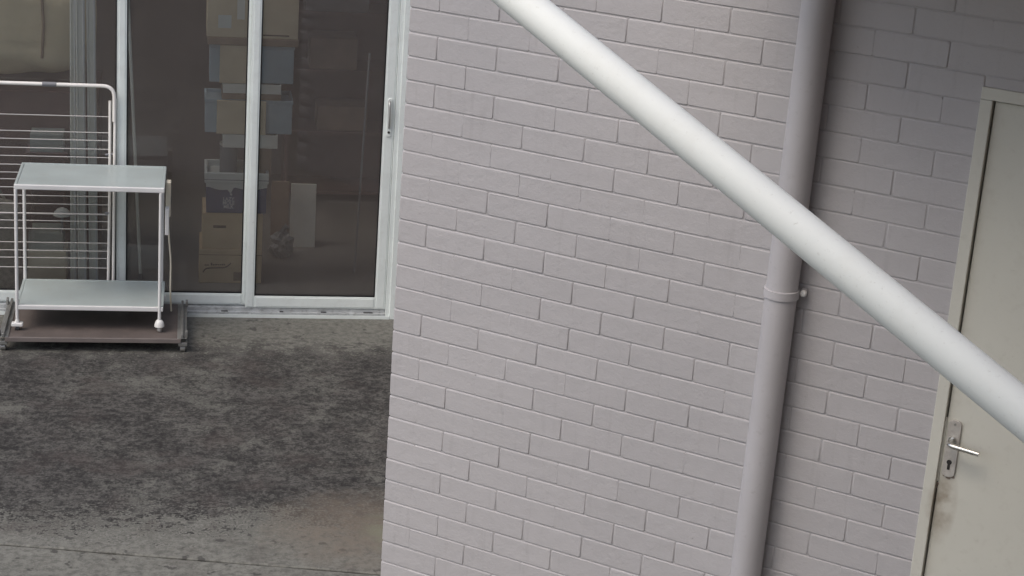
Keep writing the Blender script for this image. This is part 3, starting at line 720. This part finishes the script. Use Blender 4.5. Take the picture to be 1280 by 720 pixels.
stored('storage_box', 'dark brown box on the third shelf of the dark shelf unit', .14, .85, .30, .26, .20, M['carton_dark'])
stored('storage_box', 'brown box on the second shelf of the dark shelf unit', .20, .45, .32, .24, .16, M['carton_dark'])
cy = thing('leaning_tube', 'thin pale tube leaning in the dark corner right of the shelf unit', 'tube', SM(-.16, .75, .013)); bm = bmesh.new(); tube(bm, [(0, 0, 0), (.05, .2, 1.25)], .006, 8); fin(bm, 'tube_body', M['grey_plastic'], cy, True)

# ------------------------------------------------------------------ left part of the storeroom
bn = thing('rolled_bedding', 'beige rolled bedding on a dark chest at the top left behind the glass', 'bedding', SM(-2.02, .92, 1.10))
bm = bmesh.new(); bmesh.ops.create_uvsphere(bm, u_segments=40, v_segments=20, radius=1)
for v in bm.verts:
    q = v.co.copy(); s = lambda a: math.copysign(abs(a) ** .6, a)
    v.co = Vector((s(q.x) * .40, s(q.y) * .20, s(q.z) * .30 + .30))
    v.co += Vector((0, 1, .4)) * (.014 * math.sin(v.co.z * 38 + v.co.x * 7) + .010 * math.sin(v.co.x * 25 + v.co.z * 11))
    v.co.z = max(0.0, v.co.z)
fin(bm, 'bedding_body', M['beige_cloth'], bn, True)
bm = bmesh.new(); tube(bm, [(.12 + .0, -.205, .12), (.13, -.215, .3), (.12, -.205, .48)], .008, 8); fin(bm, 'tie', M['carton_dark'], bn, True)
ch = thing('dark_chest', 'dark brown chest carrying the beige bedding', 'chest', SM(-2.50, .74, .013))
bm = bmesh.new(); box(bm, 0, .90, 0, .42, .0, 1.05, .005); fin(bm, 'chest_body', M['maroon'], ch)
for z in (.10, .42, .74): part_box('drawer_front', M['maroon'], ch, .03, .87, -.014, -.0005, z, z + .28, .004)
for k, (x, w, y, a, lab) in enumerate(((-1.742, .034, .50, .8, 'narrow pale moulding, left one of three leaning behind the airer'), (-1.700, .048, .47, .4, 'wide pale moulding, middle one of three leaning behind the airer'), (-1.640, .048, .49, .2, 'pale moulding, right one of three leaning behind the airer'))):
    t = thing('moulding', lab, 'moulding', SM(x, y, .013) @ Matrix.Rotation(R(-4), 4, 'X') @ Matrix.Rotation(R(-1.0 + a), 4, 'Y'), 'pale mouldings leaning behind the airer')
    bm = bmesh.new(); box(bm, 0, w, 0, .018, 0, 2.05, .002); box(bm, .003, .012, -.010, .0, 0, 2.05, .003); fin(bm, 'strip', M['curtain'], t)
    bm = bmesh.new(); box(bm, w - .012, w - .003, -.008, .0, 0, 2.05, .003); fin(bm, 'bead', M['label_white'], t)
po = thing('leaning_pole', 'thin pale pole leaning inside the glass right of the white mullion', 'pole', SM(-1.365, .60, .013)); bm = bmesh.new(); tube(bm, [(0, 0, 0), (-.085, .12, 1.60)], .009, 10); fin(bm, 'pole_body', M['curtain'], po, True)
bm = bmesh.new(); tube(bm, [(-.002, .002, .03), (0, 0, 0)], .012, 10); fin(bm, 'pole_foot', M['grey_plastic'], po, True)
ba = thing('wicker_basket', 'pale woven basket on the floor at the far left behind the glass', 'basket', SM(-2.17, .48, .013))
bm = bmesh.new(); tube(bm, [(0, 0, z) for z in (0, .02, .15, .30, .42, .44)], [.13, .14, .165, .175, .17, .16], 28); fin(bm, 'basket_body', M['wicker'], ba, True)
bm = bmesh.new(); tube(bm, bend([(-.12, .06, .42), (-.06, .06, .72), (.08, .06, .46)], .05, 5), .008, 8); fin(bm, 'basket_handle', M['wicker'], ba, True)
carton('carton', 'tan carton low behind the airer wires near the basket', 'carton', -1.97, -1.765, .50, .70, .013, .20, M['carton_pale'])
carton('storage_box', 'pale grey green box behind the airer above the tan carton', 'box', -1.965, -1.78, .50, .69, .201, .30, simple('grey_green', (.33, .36, .32), .6))
gb = thing('grey_file_box', 'grey green file box in front of the dark chest behind the airer', 'box', SM(-1.955, .55, .74)); 
bm = bmesh.new(); box(bm, 0, .175, 0, .14, 0, .10, .003); fin(bm, 'box_body', simple('file_green', (.27, .30, .28), .6), gb)
st = thing('small_table', 'small dark stand under the grey green file box', 'stand', SM(-1.975, .53, .302))
bm = bmesh.new(); box(bm, 0, .22, 0, .18, .405, .437, .003); fin(bm, 'stand_top', M['maroon'], st)
for (a, b_) in ((.02, .02), (.20, .02), (.02, .16), (.20, .16)):
    bm = bmesh.new(); tube(bm, [(a, b_, 0), (a, b_, .405)], .008, 8); fin(bm, 'leg', M['maroon'], st, True)
lm_ = thing('desk_lamp', 'small lamp with pale domed shade behind the airer wires', 'lamp', SM(-1.785, .505, .3015))
bm = bmesh.new(); tube(bm, [(0, 0, 0), (0, 0, .10)], .006, 8); fin(bm, 'stem', M['grey_plastic'], lm_, True)
bm = bmesh.new(); tube(bm, [(0, 0, .10), (0, 0, .118), (0, 0, .134), (0, 0, .142)], [.048, .042, .026, .006], 18); fin(bm, 'lamp_shade', M['tray'], lm_, True)

# ------------------------------------------------------------------ storeroom roof, and unseen roofs and wall added to shape the light
rf = thing('storeroom_roof', 'flat metal roof over the storeroom', 'roof', MS.copy())
bm = bmesh.new()
for (a, b_, c_, d_) in ((RX0 - .3, 2.2, .10, .14), (RX0 - .3, 2.2, .95, RD + .3), (RX0 - .3, -5.2, .1402, .9498), (.5, 2.2, .1402, .9498)): box(bm, a, b_, c_, d_, RH + .081, RH + .16)
fin(bm, 'roof_deck', M['roof'], rf)
part_box('added_roof_light', M['roof_sheet'], rf, -5.25, .55, .125, 1.0, RH + .17, RH + .176, 0)  # unseen opening added to brighten the stored boxes
pr = thing('shade_roof_door', 'unseen brown lined roof added over the cream door to shade the wall', 'roof')  # unseen roof added to darken the wall beside the door
bm = bmesh.new(); box(bm, 1.30, 3.74, -.85, -.0015, 2.76, 2.79); fin(bm, 'soffit', M['soffit'], pr)
bm = bmesh.new(); box(bm, 1.29, 3.745, -.88, -.001, 2.7905, 2.86); fin(bm, 'roof_deck', M['roof'], pr)
nw = thing('shade_wall_right', 'tall unseen wall added on the right to block light', 'wall')  # unseen wall added to cut sky light from the right
bm = bmesh.new(); box(bm, 3.75, 4.0, -9.0, .3, G - .04, 6.4); fin(bm, 'wall_face', M['brown_render'], nw)
cp = thing('shade_roof_yard', 'unseen brown lined roof added over the right of the yard to shade the wall', 'roof')  # unseen roof added so the brick wall darkens towards the right
bm = bmesh.new(); box(bm, .40, 3.745, -6.6, -3.5, 4.30, 4.34); fin(bm, 'soffit', M['soffit'], cp)
bm = bmesh.new(); box(bm, .38, 3.748, -6.63, -3.47, 4.3405, 4.42); fin(bm, 'roof_deck', M['roof'], cp)
